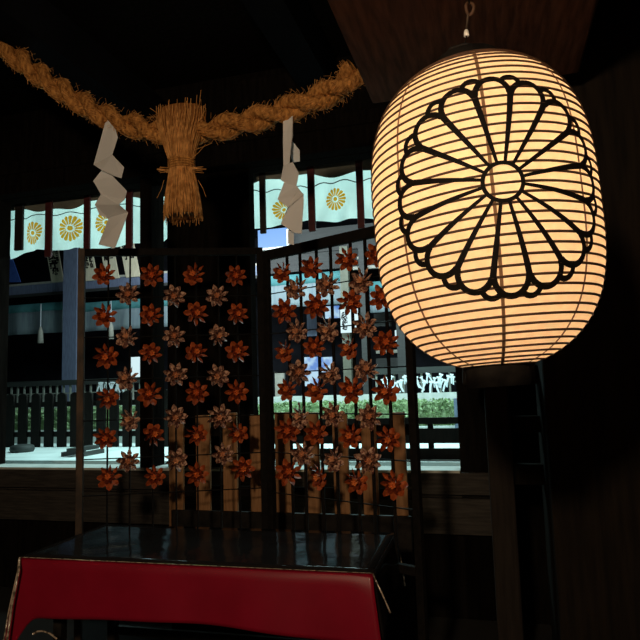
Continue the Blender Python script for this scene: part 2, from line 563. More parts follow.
# hedge with a stone kerb
d_h = d_fen + 1.5
zh1 = sz(430, 400, d_h)[1]
zh0 = sz(60, 431, d_h)[1]
hs0, hs1 = sz(-30, 415, d_h)[0], sz(454, 410, d_h)[0]
hb = MB()
hb.box(hs0, hs1, d_h + 0.06, d_h + 0.5, zh0, zh1 - 0.05)
rnd = random.Random(3)
for i in range(5200):
    s = rnd.uniform(hs0, hs1)
    if rnd.random() < 0.75:
        p = B(s, d_h + rnd.uniform(0.0, 0.07), rnd.uniform(zh0, zh1))
    else:
        p = B(s, d_h + rnd.uniform(0, 0.5), zh1 - rnd.uniform(-0.01, 0.05))
    e = Euler((rnd.uniform(0, 6), rnd.uniform(0, 6), rnd.uniform(0, 6))).to_matrix()
    L = rnd.uniform(0.025, 0.05)
    hb.add([p + e @ Vector((0, -L, 0)), p + e @ Vector((L * 0.5, 0, 0.004)), p + e @ Vector((0, L, 0)), p + e @ Vector((-L * 0.5, 0, 0.004))], [(0, 1, 2, 3)])
tag(hb.build('clipped_hedge', M_hedge), 'low clipped green hedge running across the courtyard', 'hedge')
tag(MB().box(hs0 - 0.2, hs1 + 0.2, d_h - 0.14, d_h - 0.04, ZD - 0.25, zh0 + 0.02).build('stone_kerb', M_stone), 'pale stone kerb along the foot of the hedge', 'kerb')
a, b = sz(454.5, 410, d_h - 0.1)[0], sz(457.5, 410, d_h - 0.1)[0]
tag(MB().box(a, b, d_h - 0.2, d_h - 0.08, ZD - 0.25, zh1 + 0.02).build('boundary_post', M_blue), 'slim blue-grey post at the right end of the hedge', 'post')

# fortune paper rack
d_r = d_h + 1.3
zb_, ztp = sz(430, 395.5, d_r)[1], sz(430, 369, d_r)[1]
k0, k1 = sz(-20, 390, d_r)[0], sz(470, 385, d_r)[0]
tag(MB().box(k0, k1, d_r - 0.06, d_r + 0.04, ZD - 0.25, zb_ + 0.05).build('stone_coping', M_stone), 'long pale low wall with a flat top running behind the hedge', 'low wall')


def rack(label, pxa, pxb):
    k0, k1 = sz(pxa, 390, d_r)[0], sz(pxb, 385, d_r)[0]
    rk = thing('fortune_rack', label, 'rack', B((k0 + k1) / 2, d_r, zb_ + 0.05), RZ)
    MB().box(k0, k1, d_r - 0.05, d_r + 0.03, ztp - 0.07, ztp + 0.04).build('upper_rail', M_grey, rk)
    MB().box(k0, k1, d_r - 0.01, d_r + 0.01, (zb_ + ztp) / 2 - 0.012, (zb_ + ztp) / 2 + 0.012).build('middle_rail', M_rack, rk)
    n = int((k1 - k0) / 0.165)
    for i in range(n + 1):
        sx = k0 + (k1 - k0 - 0.035) * i / n
        MB().box(sx, sx + 0.035, d_r - 0.02, d_r + 0.01, zb_ + 0.05, ztp - 0.07).build('baluster', M_rack, rk)


rack('grey slatted rack behind the picket fence and the left flower panel', -20, 141)
rack('pale slatted rack full of tied papers below the lantern', 376, 470)
# tied fortunes
fm = MB()
fm.add([(-0.028, -0.01, 0), (0.028, -0.012, 0.004), (0.02, -0.014, -0.10), (0.034, -0.008, -0.24), (-0.006, -0.012, -0.23), (-0.022, -0.016, -0.11)], [(0, 1, 2, 5), (5, 2, 3, 4)])
fm.add([(-0.05, -0.015, 0.03), (0.05, -0.018, 0.02), (0.045, -0.02, -0.02), (-0.045, -0.02, -0.015)], [(0, 1, 2, 3)])
me = bpy.data.meshes.new('paper_fortune')
me.from_pydata([tuple(v) for v in fm.v], [], fm.f)
me.materials.append(M_fort)
rnd = random.Random(11)
spots = [(x, 374 + rnd.uniform(0, 9)) for x in [383 + 2.35 * i + rnd.uniform(-1, 1) for i in range(31)]]
spots += [(100 + 1.9 * i + rnd.uniform(-1, 1), 379 + rnd.uniform(0, 7)) for i in range(15)]
for (x, y) in spots:
    o = bpy.data.objects.new('paper_fortune', me)
    COL.objects.link(o)
    s, z = sz(x, y, d_r - 0.02)
    z = min(z, ztp - 0.05)
    o.location = B(s, d_r - 0.03 - rnd.uniform(0, 0.02), z)
    o.rotation_euler = (0, rnd.uniform(-0.5, 0.5), RZ)
    k = rnd.uniform(0.55, 0.85)
    o.scale = (k, 1, k)
    if x > 300:
        tag(o, 'white paper fortune tied on the rack below the lantern', 'paper', 'paper fortunes tied on the rack beside the lantern')
    else:
        tag(o, 'white paper fortune tied on the rack behind the left panel', 'paper', 'paper fortunes tied on the rack behind the left panel')

# ------------------------------------------------------------------ hall across the courtyard
d_b = d_r + 2.0
fb = thing('far_hall', 'long dark hall with a grey eave across the courtyard', 'building', B(sz(250, 380, d_b)[0], d_b, ZD - 0.25), RZ)


def rect(xa, ya, xb, yb, d, dep=0.06, name=None, m=None, parent=None, bevel=0):
    xm, ym = (xa + xb) / 2, (ya + yb) / 2
    s0, s1 = sz(xa, ym, d)[0], sz(xb, ym, d)[0]
    z0, z1_ = sz(xm, yb, d)[1], sz(xm, ya, d)[1]
    mb = MB().box(s0, s1, d, d + dep, z0, z1_)
    return mb.build(name, m, parent, bevel) if name else (s0, s1, z0, z1_)


w0, w1 = -16, 11
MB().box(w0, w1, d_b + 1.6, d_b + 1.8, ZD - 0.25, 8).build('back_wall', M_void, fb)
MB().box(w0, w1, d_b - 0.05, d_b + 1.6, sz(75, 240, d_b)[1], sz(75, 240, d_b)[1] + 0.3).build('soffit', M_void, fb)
zbm0, zbm1 = sz(75, 293, d_b)[1], sz(75, 282, d_b)[1]
MB().box(w0, sz(262, 290, d_b)[0], d_b - 0.1, d_b, zbm0, zbm1).build('eave_beam', M_blue, fb)
MB().box(w0, sz(262, 290, d_b)[0], d_b - 0.14, d_b - 0.1, zbm0 - 0.02, zbm0 + 0.05).build('eave_trim', M_grey, fb)
MB().box(w0, sz(262, 290, d_b)[0], d_b - 0.13, d_b - 0.02, zbm1, zbm1 + 0.05).build('eave_ledge', M_beige, fb)
rect(262, 226, 420, 250, d_b, 0.1, 'eave_board', M_grey, fb)
rect(262, 250.5, 420, 268, d_b - 0.05, 0.1, 'eave_board', M_grey, fb)
rect(258, 229, 286.5, 247.5, d_b - 0.25, 0.05, 'lit_window', M_lit, fb)
rect(286.5, 229, 288.5, 247.5, d_b - 0.27, 0.08, 'window_frame', M_stone, fb)
rect(250, 247.5, 288.5, 249.5, d_b - 0.27, 0.08, 'window_frame', M_stone, fb)
rect(340, 266, 385, 269, d_b - 0.2, 0.1, 'eave_trim', M_beige, fb)
rect(357, 256, 374, 259, d_b - 0.2, 0.1, 'eave_trim', M_beige, fb)
# far posts
p = rect(62.5, 262, 77.5, 396, d_b - 0.45)
MB().box(p[0] + 0.04, p[1], d_b - 0.5, d_b - 0.42, ZD - 0.25, sz(70, 225, d_b - 0.45)[1]).build('post', M_blue, fb)
p = rect(343, 262, 351, 396, d_b - 0.3)
MB().box(p[0], p[1], d_b - 0.4, d_b - 0.2, ZD - 0.25, sz(346, 250, d_b)[1]).build('post', M_khaki, fb)
p = rect(362, 262, 369, 396, d_b - 0.3)
MB().box(p[0], p[1], d_b - 0.4, d_b - 0.2, ZD - 0.25, sz(346, 250, d_b)[1]).build('post', M_grey, fb)
p = rect(397, 262, 408, 396, d_b - 0.3)
MB().box(p[0], p[1], d_b - 0.4, d_b - 0.2, ZD - 0.25, sz(346, 250, d_b)[1]).build('post', M_grey, fb)
# lit openings in the hall
rect(302, 357, 319, 386, d_b + 1.2, 0.06, 'lit_window', M_lit2, fb)
rect(321.5, 357, 334, 372, d_b + 1.2, 0.06, 'lit_window', M_lit2, fb)
rect(325, 306, 339, 318, d_b + 1.2, 0.06, 'lit_window', M_lit2, fb)
rect(307, 314, 318, 336, d_b + 1.2, 0.06, 'door_panel', M_blue, fb)
rect(131, 357, 139, 377, d_b + 0.6, 0.06, 'lit_window', M_sign, fb)
rect(374, 313, 390, 326, d_b + 0.3, 0.2, 'wall_box', M_grey, fb)
rect(395, 330, 403, 341, d_b + 0.8, 0.06, 'lit_window', M_sign, fb)
rect(376, 350, 402, 353, d_b + 0.6, 0.1, 'shelf', M_beige, fb)
rect(376, 358, 402, 367, d_b + 0.6, 0.1, 'counter', M_grey, fb)
rect(275, 372, 284, 398, d_b + 0.9, 0.1, 'door_panel', M_beige, fb)

# curtains of the far hall
def far_curtain(label, xa, xb, xm, yt, ym, yb, d):
    s0, s1 = sz(xa, ym, d)[0], sz(xb, ym, d)[0]
    zt_, zm, zb = sz(xm, yt, d)[1], sz(xm, ym, d)[1], sz(xm, yb, d)[1]
    r = thing('hall_curtain', label, 'curtain', B((s0 + s1) / 2, d, zb), RZ, 'pale curtains along the far hall')
    MB().grid(lambda a, b: B(s0 + (s1 - s0) * a, d + 0.03 * math.sin(a * (s1 - s0) * 8), zm + (zb - zm) * b), 70, 4).build('cloth', M_pcl, r, solid=0.01)
    MB().grid(lambda a, b: B(s0 + (s1 - s0) * a, d + 0.03 * math.sin(a * (s1 - s0) * 8) * b, zt_ + (zm - zt_) * b), 70, 2).build('top_band', M_teal, r, solid=0.01)
    return r


far_curtain('pale grey curtain with a teal top band, left of the blue-grey post', 0, 62, 31, 304, 312, 334, d_b - 0.2)
far_curtain('pale grey curtain with a teal top band behind the left flower panel', 79, 172, 110, 301, 310, 330, d_b - 0.2)
far_curtain('pale grey-green curtain with a teal top band behind the right flower panel', 262, 341, 300, 274, 284, 306.5, d_b - 0.2)
far_curtain('pale curtain with a teal top band close to the lantern edge', 369.5, 398, 383, 281, 291, 312, d_b - 0.2)


def tassel(label, px, y0, y1, y2, d):
    s, zt_ = sz(px, y0, d)
    zc, zb = sz(px, y1, d)[1], sz(px, y2, d)[1]
    r = thing('cord_tassel', label, 'tassel', B(s, d, zb), RZ)
    MB().tube([B(s, d, zt_), B(s, d, zc)], 0.012, 6).build('cord', M_fort, r)
    MB().lathe(B(s, d, zb), [(0.01, 0), (0.075, 0.0), (0.06, (zc - zb) * 0.7), (0.025, zc - zb), (0.005, zc - zb + 0.02)], 12).build('skirt', M_beige, r)


tassel('white tassel hanging left of the blue-grey post', 41, 304, 327, 343, d_b - 0.35)
tassel('white tassel hanging behind the left flower panel', 111, 301, 322, 339, d_b - 0.35)

# leaning name tablets under the eave
def text_mesh(body, size):
    c = bpy.data.curves.new('text', 'FONT')
    c.body = body
    c.size = size
    c.align_x = 'CENTER'
    c.space_line = 0.92
    c.resolution_u = 1
    c.offset = 0.012 * size / 0.1
    o = bpy.data.objects.new('text', c)
    COL.objects.link(o)
    bpy.context.view_layer.update()
    dg = bpy.context.evaluated_depsgraph_get()
    me_ = bpy.data.meshes.new_from_object(o.evaluated_get(dg))
    bpy.data.objects.remove(o)
    bpy.data.curves.remove(c)
    return me_


def tablet(label, xbl, xbr, ybot, ytop, cols, lean):
    d = d_b - 0.16
    s0, z0 = sz(xbl, ybot, d)
    s1 = sz(xbr, ybot, d)[0]
    z1_ = sz(xbl, ytop, d)[1]
    w, h = s1 - s0, z1_ - z0
    o = thing('name_tablet', label, 'tablet', B((s0 + s1) / 2, d, z0), RZ, 'cream name tablets under the far eave')

    def fr(s, dd, z):
        return B((s0 + s1) / 2 + s - z * math.tan(lean), d + dd, z0 + z)
    MB().box(-w / 2, w / 2, 0, 0.03, 0, h, frame=fr).build('board', M_tablet, o)
    mb = MB()
    for (body, cx, size, top) in cols:
        tm = text_mesh('\n'.join(body), size * w)
        vs = [fr(cx * w + v.co.x, -0.006, h * top - size * w * 0.9 + v.co.y) for v in tm.vertices]
        mb.add(vs, [tuple(p.vertices) for p in tm.polygons])
        bpy.data.meshes.remove(tm)
    mb.build('inscription', M_ink, o)
    return o


LN = math.radians(12)
tablet('cream tablet with dark brush writing left of the blue-grey post', 51.5, 63.5, 282, 246,
       [('村合丁場', 0.0, 0.48, 0.88), ('三月十二日吉', -0.33, 0.2, 0.80), ('小川一二三丁', 0.33, 0.2, 0.95)], LN)
tablet('cream tablet with dark brush writing right of the blue-grey post', 85.5, 97.5, 281, 240,
       [('合下場', -0.18, 0.42, 0.70), ('二三町丁目', 0.25, 0.26, 0.72)], LN)
tablet('cream tablet behind the topmost flower of the first column', 106, 119, 279, 240,
       [('町丁日川', -0.2, 0.3, 0.9), ('三十二日一', 0.22, 0.24, 0.9)], LN)
tablet('cream tablet behind the second rod of the left panel', 126, 140, 277.5, 236,
       [('月三川丁', -0.2, 0.3, 0.85), ('丁二合目', 0.22, 0.28, 0.85)], LN)
bn = MB()
d = d_b - 0.2
ps = [sz(9, 258, d), sz(12, 258, d), sz(20.5, 282, d), sz(6, 282, d)]
bn.hexa([B(ps[3][0], d, ps[3][1]), B(ps[2][0], d, ps[2][1]), B(ps[2][0], d + 0.03, ps[2][1]), B(ps[3][0], d + 0.03, ps[3][1]),
         B(ps[0][0], d, ps[0][1]), B(ps[1][0], d, ps[1][1]), B(ps[1][0], d + 0.03, ps[1][1]), B(ps[0][0], d + 0.03, ps[0][1])])
tag(bn.build('blue_banner', M_blues), 'deep blue slanting banner at the left edge of the left opening', 'banner')
# lit notice sign in the hall
d = d_b - 0.1
sg = thing('notice_sign', 'bright white notice sign between the pale posts of the far hall', 'sign', B(sz(350, 334, d)[0], d - 0.45, sz(350, 334, d)[1]), RZ)
p = rect(340.5, 309, 358, 332.5, d - 0.45)
MB().box(p[0], p[1], d - 0.45, d - 0.42, p[2], p[3]).build('board', M_sign, sg)
mb = MB()
tm = text_mesh('\n'.join('御守授与'), 0.10)
mb.add([B((p[0] * 0.75 + p[1] * 0.25) + v.co.x, d - 0.456, p[3] - 0.15 + v.co.y) for v in tm.vertices], [tuple(q.vertices) for q in tm.polygons])
mb.build('lettering', M_ink, sg)

# ------------------------------------------------------------------ low slatted fence in front of the wall
d_f = 3.55
ft = sz(280, 412.5, d_f)[1]
fz = sz(280, 515.5, d_f)[1]
bf = thing('slatted_barrier', 'low barrier of brown upright boards behind the flower panels', 'barrier', B(sz(285, 515, d_f)[0], d_f, 0), RZ)
xs = [176 + 27.0 * i for i in range(4)] + [283 + 29 * i for i in range(5)]
for i, x in enumerate(xs):
    w = 7.0 if x < 270 else 7.6
    s0, s1 = sz(x - w, 470, d_f)[0], sz(x + w, 470, d_f)[0]
    MB().box(s0, s1, d_f, d_f + 0.022, 0.05, ft + random.uniform(-0.012, 0.012)).build('board', M_board, bf, bevel=0.003)
b0, b1 = sz(173, 520, d_f)[0], sz(412, 520, d_f)[0]
MB().box(b0, b1, d_f - 0.025, d_f - 0.001, 0, fz + 0.02).build('base', M_black, bf, bevel=0.005)
MB().box(b0, b1, d_f + 0.023, d_f + 0.05, ft - 0.14, ft - 0.08).build('rail', M_dark, bf)
MB().box(b0, b1, d_f + 0.023, d_f + 0.05, fz + 0.1, fz + 0.16).build('rail', M_dark, bf)

# ------------------------------------------------------------------ wire panels with flowers
A_flow = {
    'o': [[(104.6, 275), (105.3, 315.2), (106.7, 355.3), (106.7, 396.8), (105.3, 437.3), (110.2, 477.4)],
          [(151.9, 275), (151, 315.5), (150, 354), (150.3, 394.7), (151.9, 435), (155.2, 476)],
          [(195.2, 275), (195.6, 314), (196, 353.8), (197.2, 392.5), (196.3, 433.4), (197.2, 474)],
          [(235.7, 275.7), (237, 314), (237, 352.7), (237.2, 391.4), (238.3, 431.3), (242.2, 468.4)]],
    'p': [[(128.5, 294.5), (127.8, 338.4), (127.8, 378.5), (131.3, 418.3), (128.5, 461.2)],
          [(173.8, 295.8), (174.4, 336), (176, 375), (175.3, 416.6), (175.3, 458.6)],
          [(217.5, 296.4), (217.5, 336), (217.5, 375), (220, 415.5), (224, 454)]],
}
B_flow = {
    'o': [[(283, 272), (283.8, 311), (285.8, 350.5), (287.5, 389.5), (287.5, 430.5), (288, 473)],
          [(311.8, 267.5), (315.5, 306), (314.5, 348), (318, 389.5), (316, 432.5), (320, 476)],
          [(346.8, 258.8), (349, 302), (350, 346), (351.7, 389.5), (351, 435.7), (356.7, 480)],
          [(377, 255), (382, 297.5), (385.5, 343.7), (386, 389.5), (387.5, 438), (394, 483.7)]],
    'p': [[(297, 289), (297.5, 331), (297.5, 372.5), (301, 415.5), (303, 454.5)],
          [(327.5, 285), (328, 328), (329.5, 372.5), (333, 415), (334.5, 459)],
          [(363, 280.7), (365, 325.7), (366, 371), (369, 417), (367, 461)]],
}
ORD = ['topmost', 'second', 'third', 'fourth', 'fifth', 'bottom']


def petal(mb, k, n, r0, r1, w, lift, curl, twist):
    """one folded kite petal with a ridge and a cupped tip; local x right, z up, -y towards the viewer"""
    a = 2 * PI * k / n
    er = Vector((math.sin(a), 0, math.cos(a)))
    et = Vector((math.cos(a), 0, -math.sin(a)))
    ey = Vector((0, -1, 0))
    m = r0 + (r1 - r0) * 0.55
    P = [er * r0 + ey * lift * 0.7,
         er * m + et * w + ey * (lift + twist),
         er * (m * 1.02) + ey * (lift * 0.25),
         er * m - et * w + ey * (lift - twist),
         er * (r1 * 0.86) + et * w * 0.62 + ey * (lift + curl * 0.6 + twist),
         er * (r1 * 0.86) - et * w * 0.62 + ey * (lift + curl * 0.6 - twist),
         er * r1 + ey * (lift * 0.7 + curl)]
    mb.add(P, [(0, 1, 2), (0, 2, 3), (1, 4, 2), (4, 6, 2), (6, 5, 2), (5, 3, 2)])


def flower_meshes(kind, seed):
    rr = random.Random(seed)
    outer, inner, cen = MB(), MB(), MB()
    R = 0.070
    for k in range(8):
        petal(outer, k + rr.uniform(-0.08, 0.08), 8, 0.012, R * rr.uniform(0.92, 1.06), R * 0.225, 0.010, rr.uniform(0.0, 0.022), rr.uniform(0.008, 0.016))
    for k in range(8):
        petal(inner, k + 0.5 + rr.uniform(-0.1, 0.1), 8, 0.006, R * 0.58 * rr.uniform(0.9, 1.1), R * 0.15, 0.020, 0.018, 0.006)
    for k in range(6):
        petal(cen, k, 6, 0.0, R * 0.27, R * 0.10, 0.030, 0.012, 0.003)
    cen.lathe((0, 0, 0), [(0.001, 0), (0.001, 0.001)], 4)
    # little stub behind that ties the flower to its rod
    outer.tube([(0, 0.018, 0), (0, -0.008, 0)], 0.008, 8)
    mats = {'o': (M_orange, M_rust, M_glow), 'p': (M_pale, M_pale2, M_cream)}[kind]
    out = []
    for nm, mb, mm in (('petals', outer, mats[0]), ('inner_petals', inner, mats[1]), ('centre', cen, mats[2])):
        me_ = bpy.data.meshes.new(nm)
        me_.from_pydata([tuple(v) for v in mb.v], [], mb.f)
        me_.validate()
        me_.materials.append(mm)
        out.append((nm, me_))
    return out


PROT = {k: [flower_meshes(k, 100 * i + ord(k)) for i in range(4)] for k in 'op'}
NAME = {'o': 'orange paper flower', 'p': 'pale patterned paper flower'}
ORDC = ['first', 'second', 'third', 'fourth']


def panel(which, label, p0, p1, ztop, zbot, flows, post_w, wires, wire_px, skew, label_side):
    along = (p1 - p0)
    L = along.length
    e = along.normalized()
    nr = Vector((-e.y, e.x, 0))            # away from the camera
    if nr.y < 0:
        nr = -nr
    ang = math.atan2(e.y, e.x)
    root = thing('lattice_panel', label, 'panel', p0 + e * (L / 2), ang, 'wire flower panels standing behind the table')

    def fr(s, d, z):
        return p0 + e * s + nr * d + Vector((0, 0, z))
    h = post_w / 2
    MB().box(-h, h, -0.015, 0.015, 0, ztop, frame=fr).build('post', M_worn if which == 'left' else M_iron, root, bevel=0.003)
    MB().box(L - h, L + h, -0.015, 0.015, 0, ztop, frame=fr).build('post', M_iron, root, bevel=0.003)
    MB().box(h, L - h, -0.015, 0.015, ztop - (0.042 if which == 'left' else 0.055), ztop, frame=fr).build('top_rail', M_iron, root, bevel=0.003)
    MB().box(h, L - h, -0.015, 0.015, zbot, zbot + 0.04, frame=fr).build('bottom_rail', M_iron, root, bevel=0.003)

    def loc(px, py, off):
        q = hit(px, py, p0 + nr * off, nr)
        return (q - p0).dot(e), q.z
    cols = []
    for kind in 'op':
        for ci, col in enumerate(flows[kind]):
            c = [loc(x, y, -0.03) for x, y in col]
            cols.append(sum(a for a, b in c) / len(c))
    for s in sorted(cols):
        MB().tube([fr(s, 0, zbot + 0.02), fr(s, 0, ztop - 0.02)], 0.0052 if which == 'left' else 0.0085, 6).build('rod', M_iron, root)
    for y in wires:
        z = loc(wire_px, y, 0)[1]
        MB().tube([fr(0, -0.007, z), fr(L, -0.007, z + skew)], 0.0032, 6).build('wire', M_iron, root)
    for kind in 'op':
        for ci, col in enumerate(flows[kind]):
            for ri, (x, y) in enumerate(col):
                s, z = loc(x, y, -0.03)
                nm = ORD[ri] if ri < len(col) - 1 else 'bottom'
                lb = '%s, %s in the %s %s column of the %s panel' % (NAME[kind], nm, ORDC[ci], 'orange' if kind == 'o' else 'pale', which)
                fl = thing('paper_flower', lb, 'paper flower', fr(s, -0.026, z), ang, '%ss on the %s panel' % (NAME[kind], which))
                tx, tz = random.gauss(0, 0.22), random.gauss(0, 0.25)
                if which == 'right':
                    tz += 0.42
                    tx *= 0.8
                fl.rotation_euler = (max(-0.45, min(0.45, tx)), random.uniform(-0.4, 0.4), ang + max(-0.6, min(0.8, tz)))
                k = random.uniform(0.92, 1.06)
                fl.scale = (k, k, k)
                for (pn, pm) in PROT[kind][(ri + ci * 2) % 4]:
                    po = bpy.data.objects.new(pn, pm)
                    COL.objects.link(po)
                    po.parent = fl
    return root


zt_l = at_y(170, 248.5, 3.45).z
pl0, pl1 = at_y(80.5, 400, 3.40), at_y(262.5, 400, 3.50)
pl0.z = pl1.z = 0
panel('left', 'black wire panel of paper flowers facing the viewer, left of the pair', pl0, pl1, zt_l, 0.60, A_flow, 0.036,
      [297, 336, 378, 418, 456, 492], 170, 0.0, '')
pr0 = at_y(269.5, 400, 3.42)
yr = 2.83
pr1 = at_y(414, 430, yr)
pr0.z = pr1.z = 0
zt_r = at_y(268, 251, 3.42).z
panel('right', 'black wire panel of paper flowers turned at an angle, partly behind the lantern', pr0, pr1, zt_r, 0.60, B_flow, 0.038,
      [294, 334, 373, 413, 452, 492], 272, 0.0, '')

# ------------------------------------------------------------------ table
TZ = 0.75
ground_hit = lambda x, y: hit(x, y, Vector((0, 0, TZ)), Vector((0, 0, 1)))
tfl, tfr, tbr = ground_hit(22, 557), ground_hit(372.5, 573), ground_hit(398, 534)
UT = (tfr - tfl).normalized()
NT = Vector((-UT.y, UT.x, 0))
AT = math.atan2(UT.y, UT.x)
TS0, TS1, TD0 = tfl.dot(UT), tfr.dot(UT), tfl.dot(NT)
TD1 = tbr.dot(NT)


def TB(s, d, z):
    return UT * s + NT * d + Vector((0, 0, z))


def tw(px, py, d):
    return hit(px, py, NT * d, NT)


tb = thing('trestle_table', 'low dark table under the red cloth, in front of the flower panels', 'table', TB((TS0 + TS1) / 2, (TD0 + TD1) / 2, 0), AT)
MB().box(TS0 + 0.012, TS1 - 0.012, TD0 + 0.012, TD1 - 0.01, TZ - 0.035, TZ - 0.008, frame=TB).build('tabletop', M_black, tb)
for s in (TS0 + 0.1, TS1 - 0.14):
    for dd in (TD0 + 0.08, TD1 - 0.12):
        MB().box(s, s + 0.04, dd, dd + 0.04, 0, TZ - 0.035, frame=TB).build('leg', M_black, tb)
MB().box(TS0 + 0.1, TS1 - 0.1, TD1 - 0.11, TD1 - 0.09, 0.25, 0.29, frame=TB).build('stretcher', M_black, tb)

rc = MB()
LS = TS1 - TS0


def drop_front(a, b):
    s = TS0 + LS * a
    e0, e1 = math.exp(-(a * LS / 0.05) ** 2), math.exp(-((1 - a) * LS / 0.05) ** 2)
    dl = 0.217 + 0.015 * a + 0.012 * math.sin(a * 7 + 1) + 0.22 * (e0 + e1)
    out = 0.012 + 0.035 * b * (e0 + e1) + 0.007 * math.sin(a * 19) * b + 0.012 * b
    sh = (-0.055 * e0 + 0.05 * e1) * b * 1.2
    t = b
    if b < 0.12:
        t = b * 0.5
        out *= b / 0.12
    return TB(s + sh, TD0 - out, TZ - 0.004 - dl * t)


rc.grid(drop_front, 90, 16)
rc.grid(lambda a, b: TB(TS0 + LS * a, TD0 + 0.45 * b, TZ - 0.004), 20, 2)


def drop_left(a, b):
    e0 = math.exp(-((1 - a) * 0.62 / 0.05) ** 2)
    dl = 0.22 + 0.22 * e0
    out = 0.035 * b * (1 + e0)
    return TB(TS0 - out, TD1 + (TD0 - TD1) * a - 0.03 * b * e0, TZ - 0.004 - dl * b)


rc.grid(drop_left, 30, 10)
o = tag(rc.build('red_cloth', M_red, solid=0.003), 'deep red cloth draped over the front of the low table', 'cloth')

vn = thing('vinyl_cover', 'glossy black vinyl cover on the table over the red cloth', 'table cover', TB((TS0 + TS1) / 2, (TD0 + TD1) / 2, TZ), AT)
MB().grid(lambda a, b: TB(TS0 + LS * a, TD0 - 0.006 + (TD1 - TD0 + 0.01) * b, TZ + 0.003 + 0.0015 * math.sin(a * 23) * math.sin(b * 9)), 40, 12).build('top_sheet', M_vinyl, vn, solid=0.003)


def drop_right(a, b):
    e0 = math.exp(-((1 - a) * 0.62 / 0.06) ** 2)
    e1 = math.exp(-((a) * 0.62 / 0.06) ** 2)
    dl = 0.2 + 0.05 * (e0 + e1)
    return TB(TS1 + 0.004 + 0.02 * b + 0.015 * b * math.sin(a * 9), TD1 + (TD0 - 0.006 - TD1) * a, TZ + 0.003 - dl * b)


MB().grid(drop_right, 24, 8).build('side_flap', M_vinyl, vn, solid=0.003)


def edge(pts, r, name='rolled_edge_highlight'):  # thin pale tube laid where the vinyl edge catches the light
    tag(MB().tube(pts, r, 6).build(name, M_edge, vn), 'rolled edge of the cover with its highlight in pale colour')


edge([TB(TS0 - 0.006, TD0 - 0.006, TZ), tw(17, 575, TD0 - 0.04), tw(9, 610, TD0 - 0.06), tw(3, 645, TD0 - 0.08)], 0.0035)
edge([TB(TS0 - 0.003, TD0 - 0.012, TZ - 0.004), tw(19, 570, TD0 - 0.05), tw(12, 605, TD0 - 0.07), tw(6, 648, TD0 - 0.09)], 0.005)
edge([TB(TS0, TD0 - 0.010, TZ + 0.002), TB(TS1, TD0 - 0.010, TZ + 0.002)], 0.0013)
edge([TB(TS1 + 0.003, TD0 - 0.01, TZ), tw(377, 583, TD0 - 0.03), tw(384, 598, TD0 - 0.04), tw(390.5, 613, TD0 - 0.05)], 0.003)
edge([TB(TS1 + 0.006, TD1, TZ), tw(401, 560, TD1), tw(405, 586, TD1 + 0.01)], 0.003)
edge([tw(33, 634, TD0 - 0.05), tw(37, 631.5, TD0 - 0.05), tw(43, 631, TD0 - 0.052), tw(50, 633.5, TD0 - 0.05), tw(57, 639, TD0 - 0.045)], 0.004)

# ------------------------------------------------------------------ rope, straw tassel and paper streamers
D_R = 2.70
rp = [(-60, -5), (-30, 20), (0, 44), (34, 70.5), (69, 95), (103, 115), (137, 127), (165, 132), (200, 131.5), (249, 121), (283, 111), (317, 98.5), (342, 86), (356, 70)]


def catmull(P, n):
    out = []
    for i in range(len(P) - 1):
        a, b, c, d_ = P[max(i - 1, 0)], P[i], P[i + 1], P[min(i + 2, len(P) - 1)]
        for k in range(n):
            t = k / n
            out.append(0.5 * ((2 * b) + (c - a) * t + (2 * a - 5 * b + 4 * c - d_) * t * t + (3 * b - a - 3 * c + d_) * t ** 3))
    out.append(P[-1].copy())
    return out


path = catmull([pw(x, y, D_R) for x, y in rp], 14)
rope = thing('straw_rope', 'thick twisted straw rope sagging across the top of the room', 'rope', path[len(path) // 2], RZ)
acc = [0]
for i in range(1, len(path)):
    acc.append(acc[-1] + (path[i] - path[i - 1]).length)


def rope_frame(i):
    t = (path[min(i + 1, len(path) - 1)] - path[max(i - 1, 0)]).normalized()
    b = N.cross(t).normalized()
    a = t.cross(b).normalized()
    return t, a, b


rnd = random.Random(5)
PITCH = 0.34
for k in range(2):
    pts, rs = [], []
    for i in range(len(path)):
        t, a, b = rope_frame(i)
        q = -acc[i] / PITCH * 2 * PI + k * PI
        pts.append(path[i] + (a * math.cos(q) + b * math.sin(q)) * 0.029)
        rs.append(0.033 + 0.002 * math.sin(i * 1.7 + k))
    MB().tube(pts, rs, 14).build('strand', M_straw, rope)
# fibres laid along the strands, and loose ends
fu = MB()
for i in range(5200):
    j = rnd.randrange(2, len(path) - 4)
    k = rnd.randrange(2)
    pts = []
    q1 = rnd.uniform(0, 2 * PI)
    nst = 3
    for m_ in range(nst):
        jj = min(j + m_, len(path) - 2)
        t, a, b = rope_frame(jj)
        q = -acc[jj] / PITCH * 2 * PI + k * PI
        c = path[jj] + (a * math.cos(q) + b * math.sin(q)) * 0.029
        q2 = q1 + m_ * 0.25
        rr = 0.034 + 0.0012 * rnd.random() + (0.006 * m_ * m_ * rnd.random() if i % 4 == 0 else 0)
        pts.append(c + (a * math.cos(q2) + b * math.sin(q2)) * rr)
    fu.tube(pts, rnd.uniform(0.0009, 0.0018), 3, caps=False)
for i in range(800):
    j = rnd.randrange(2, len(path) - 3)
    t, a, b = rope_frame(j)
    q = rnd.uniform(0, 2 * PI)
    dr = (a * math.cos(q) + b * math.sin(q))
    c = path[j] + dr * 0.05
    L = rnd.uniform(0.015, 0.05)
    e = c + dr * L * 0.7 + t * rnd.uniform(-1, 1) * L
    fu.tube([c, (c + e) / 2 + Vector((0, 0, 0.004)), e], 0.0008, 3, caps=False)
o = fu.build('straw_fibres', M_straw2, rope)
o['kind'] = 'stuff'

# tassel of straw
def wl(px, py, off=0.0):
    return pw(px, py, D_R - 0.03 + off)


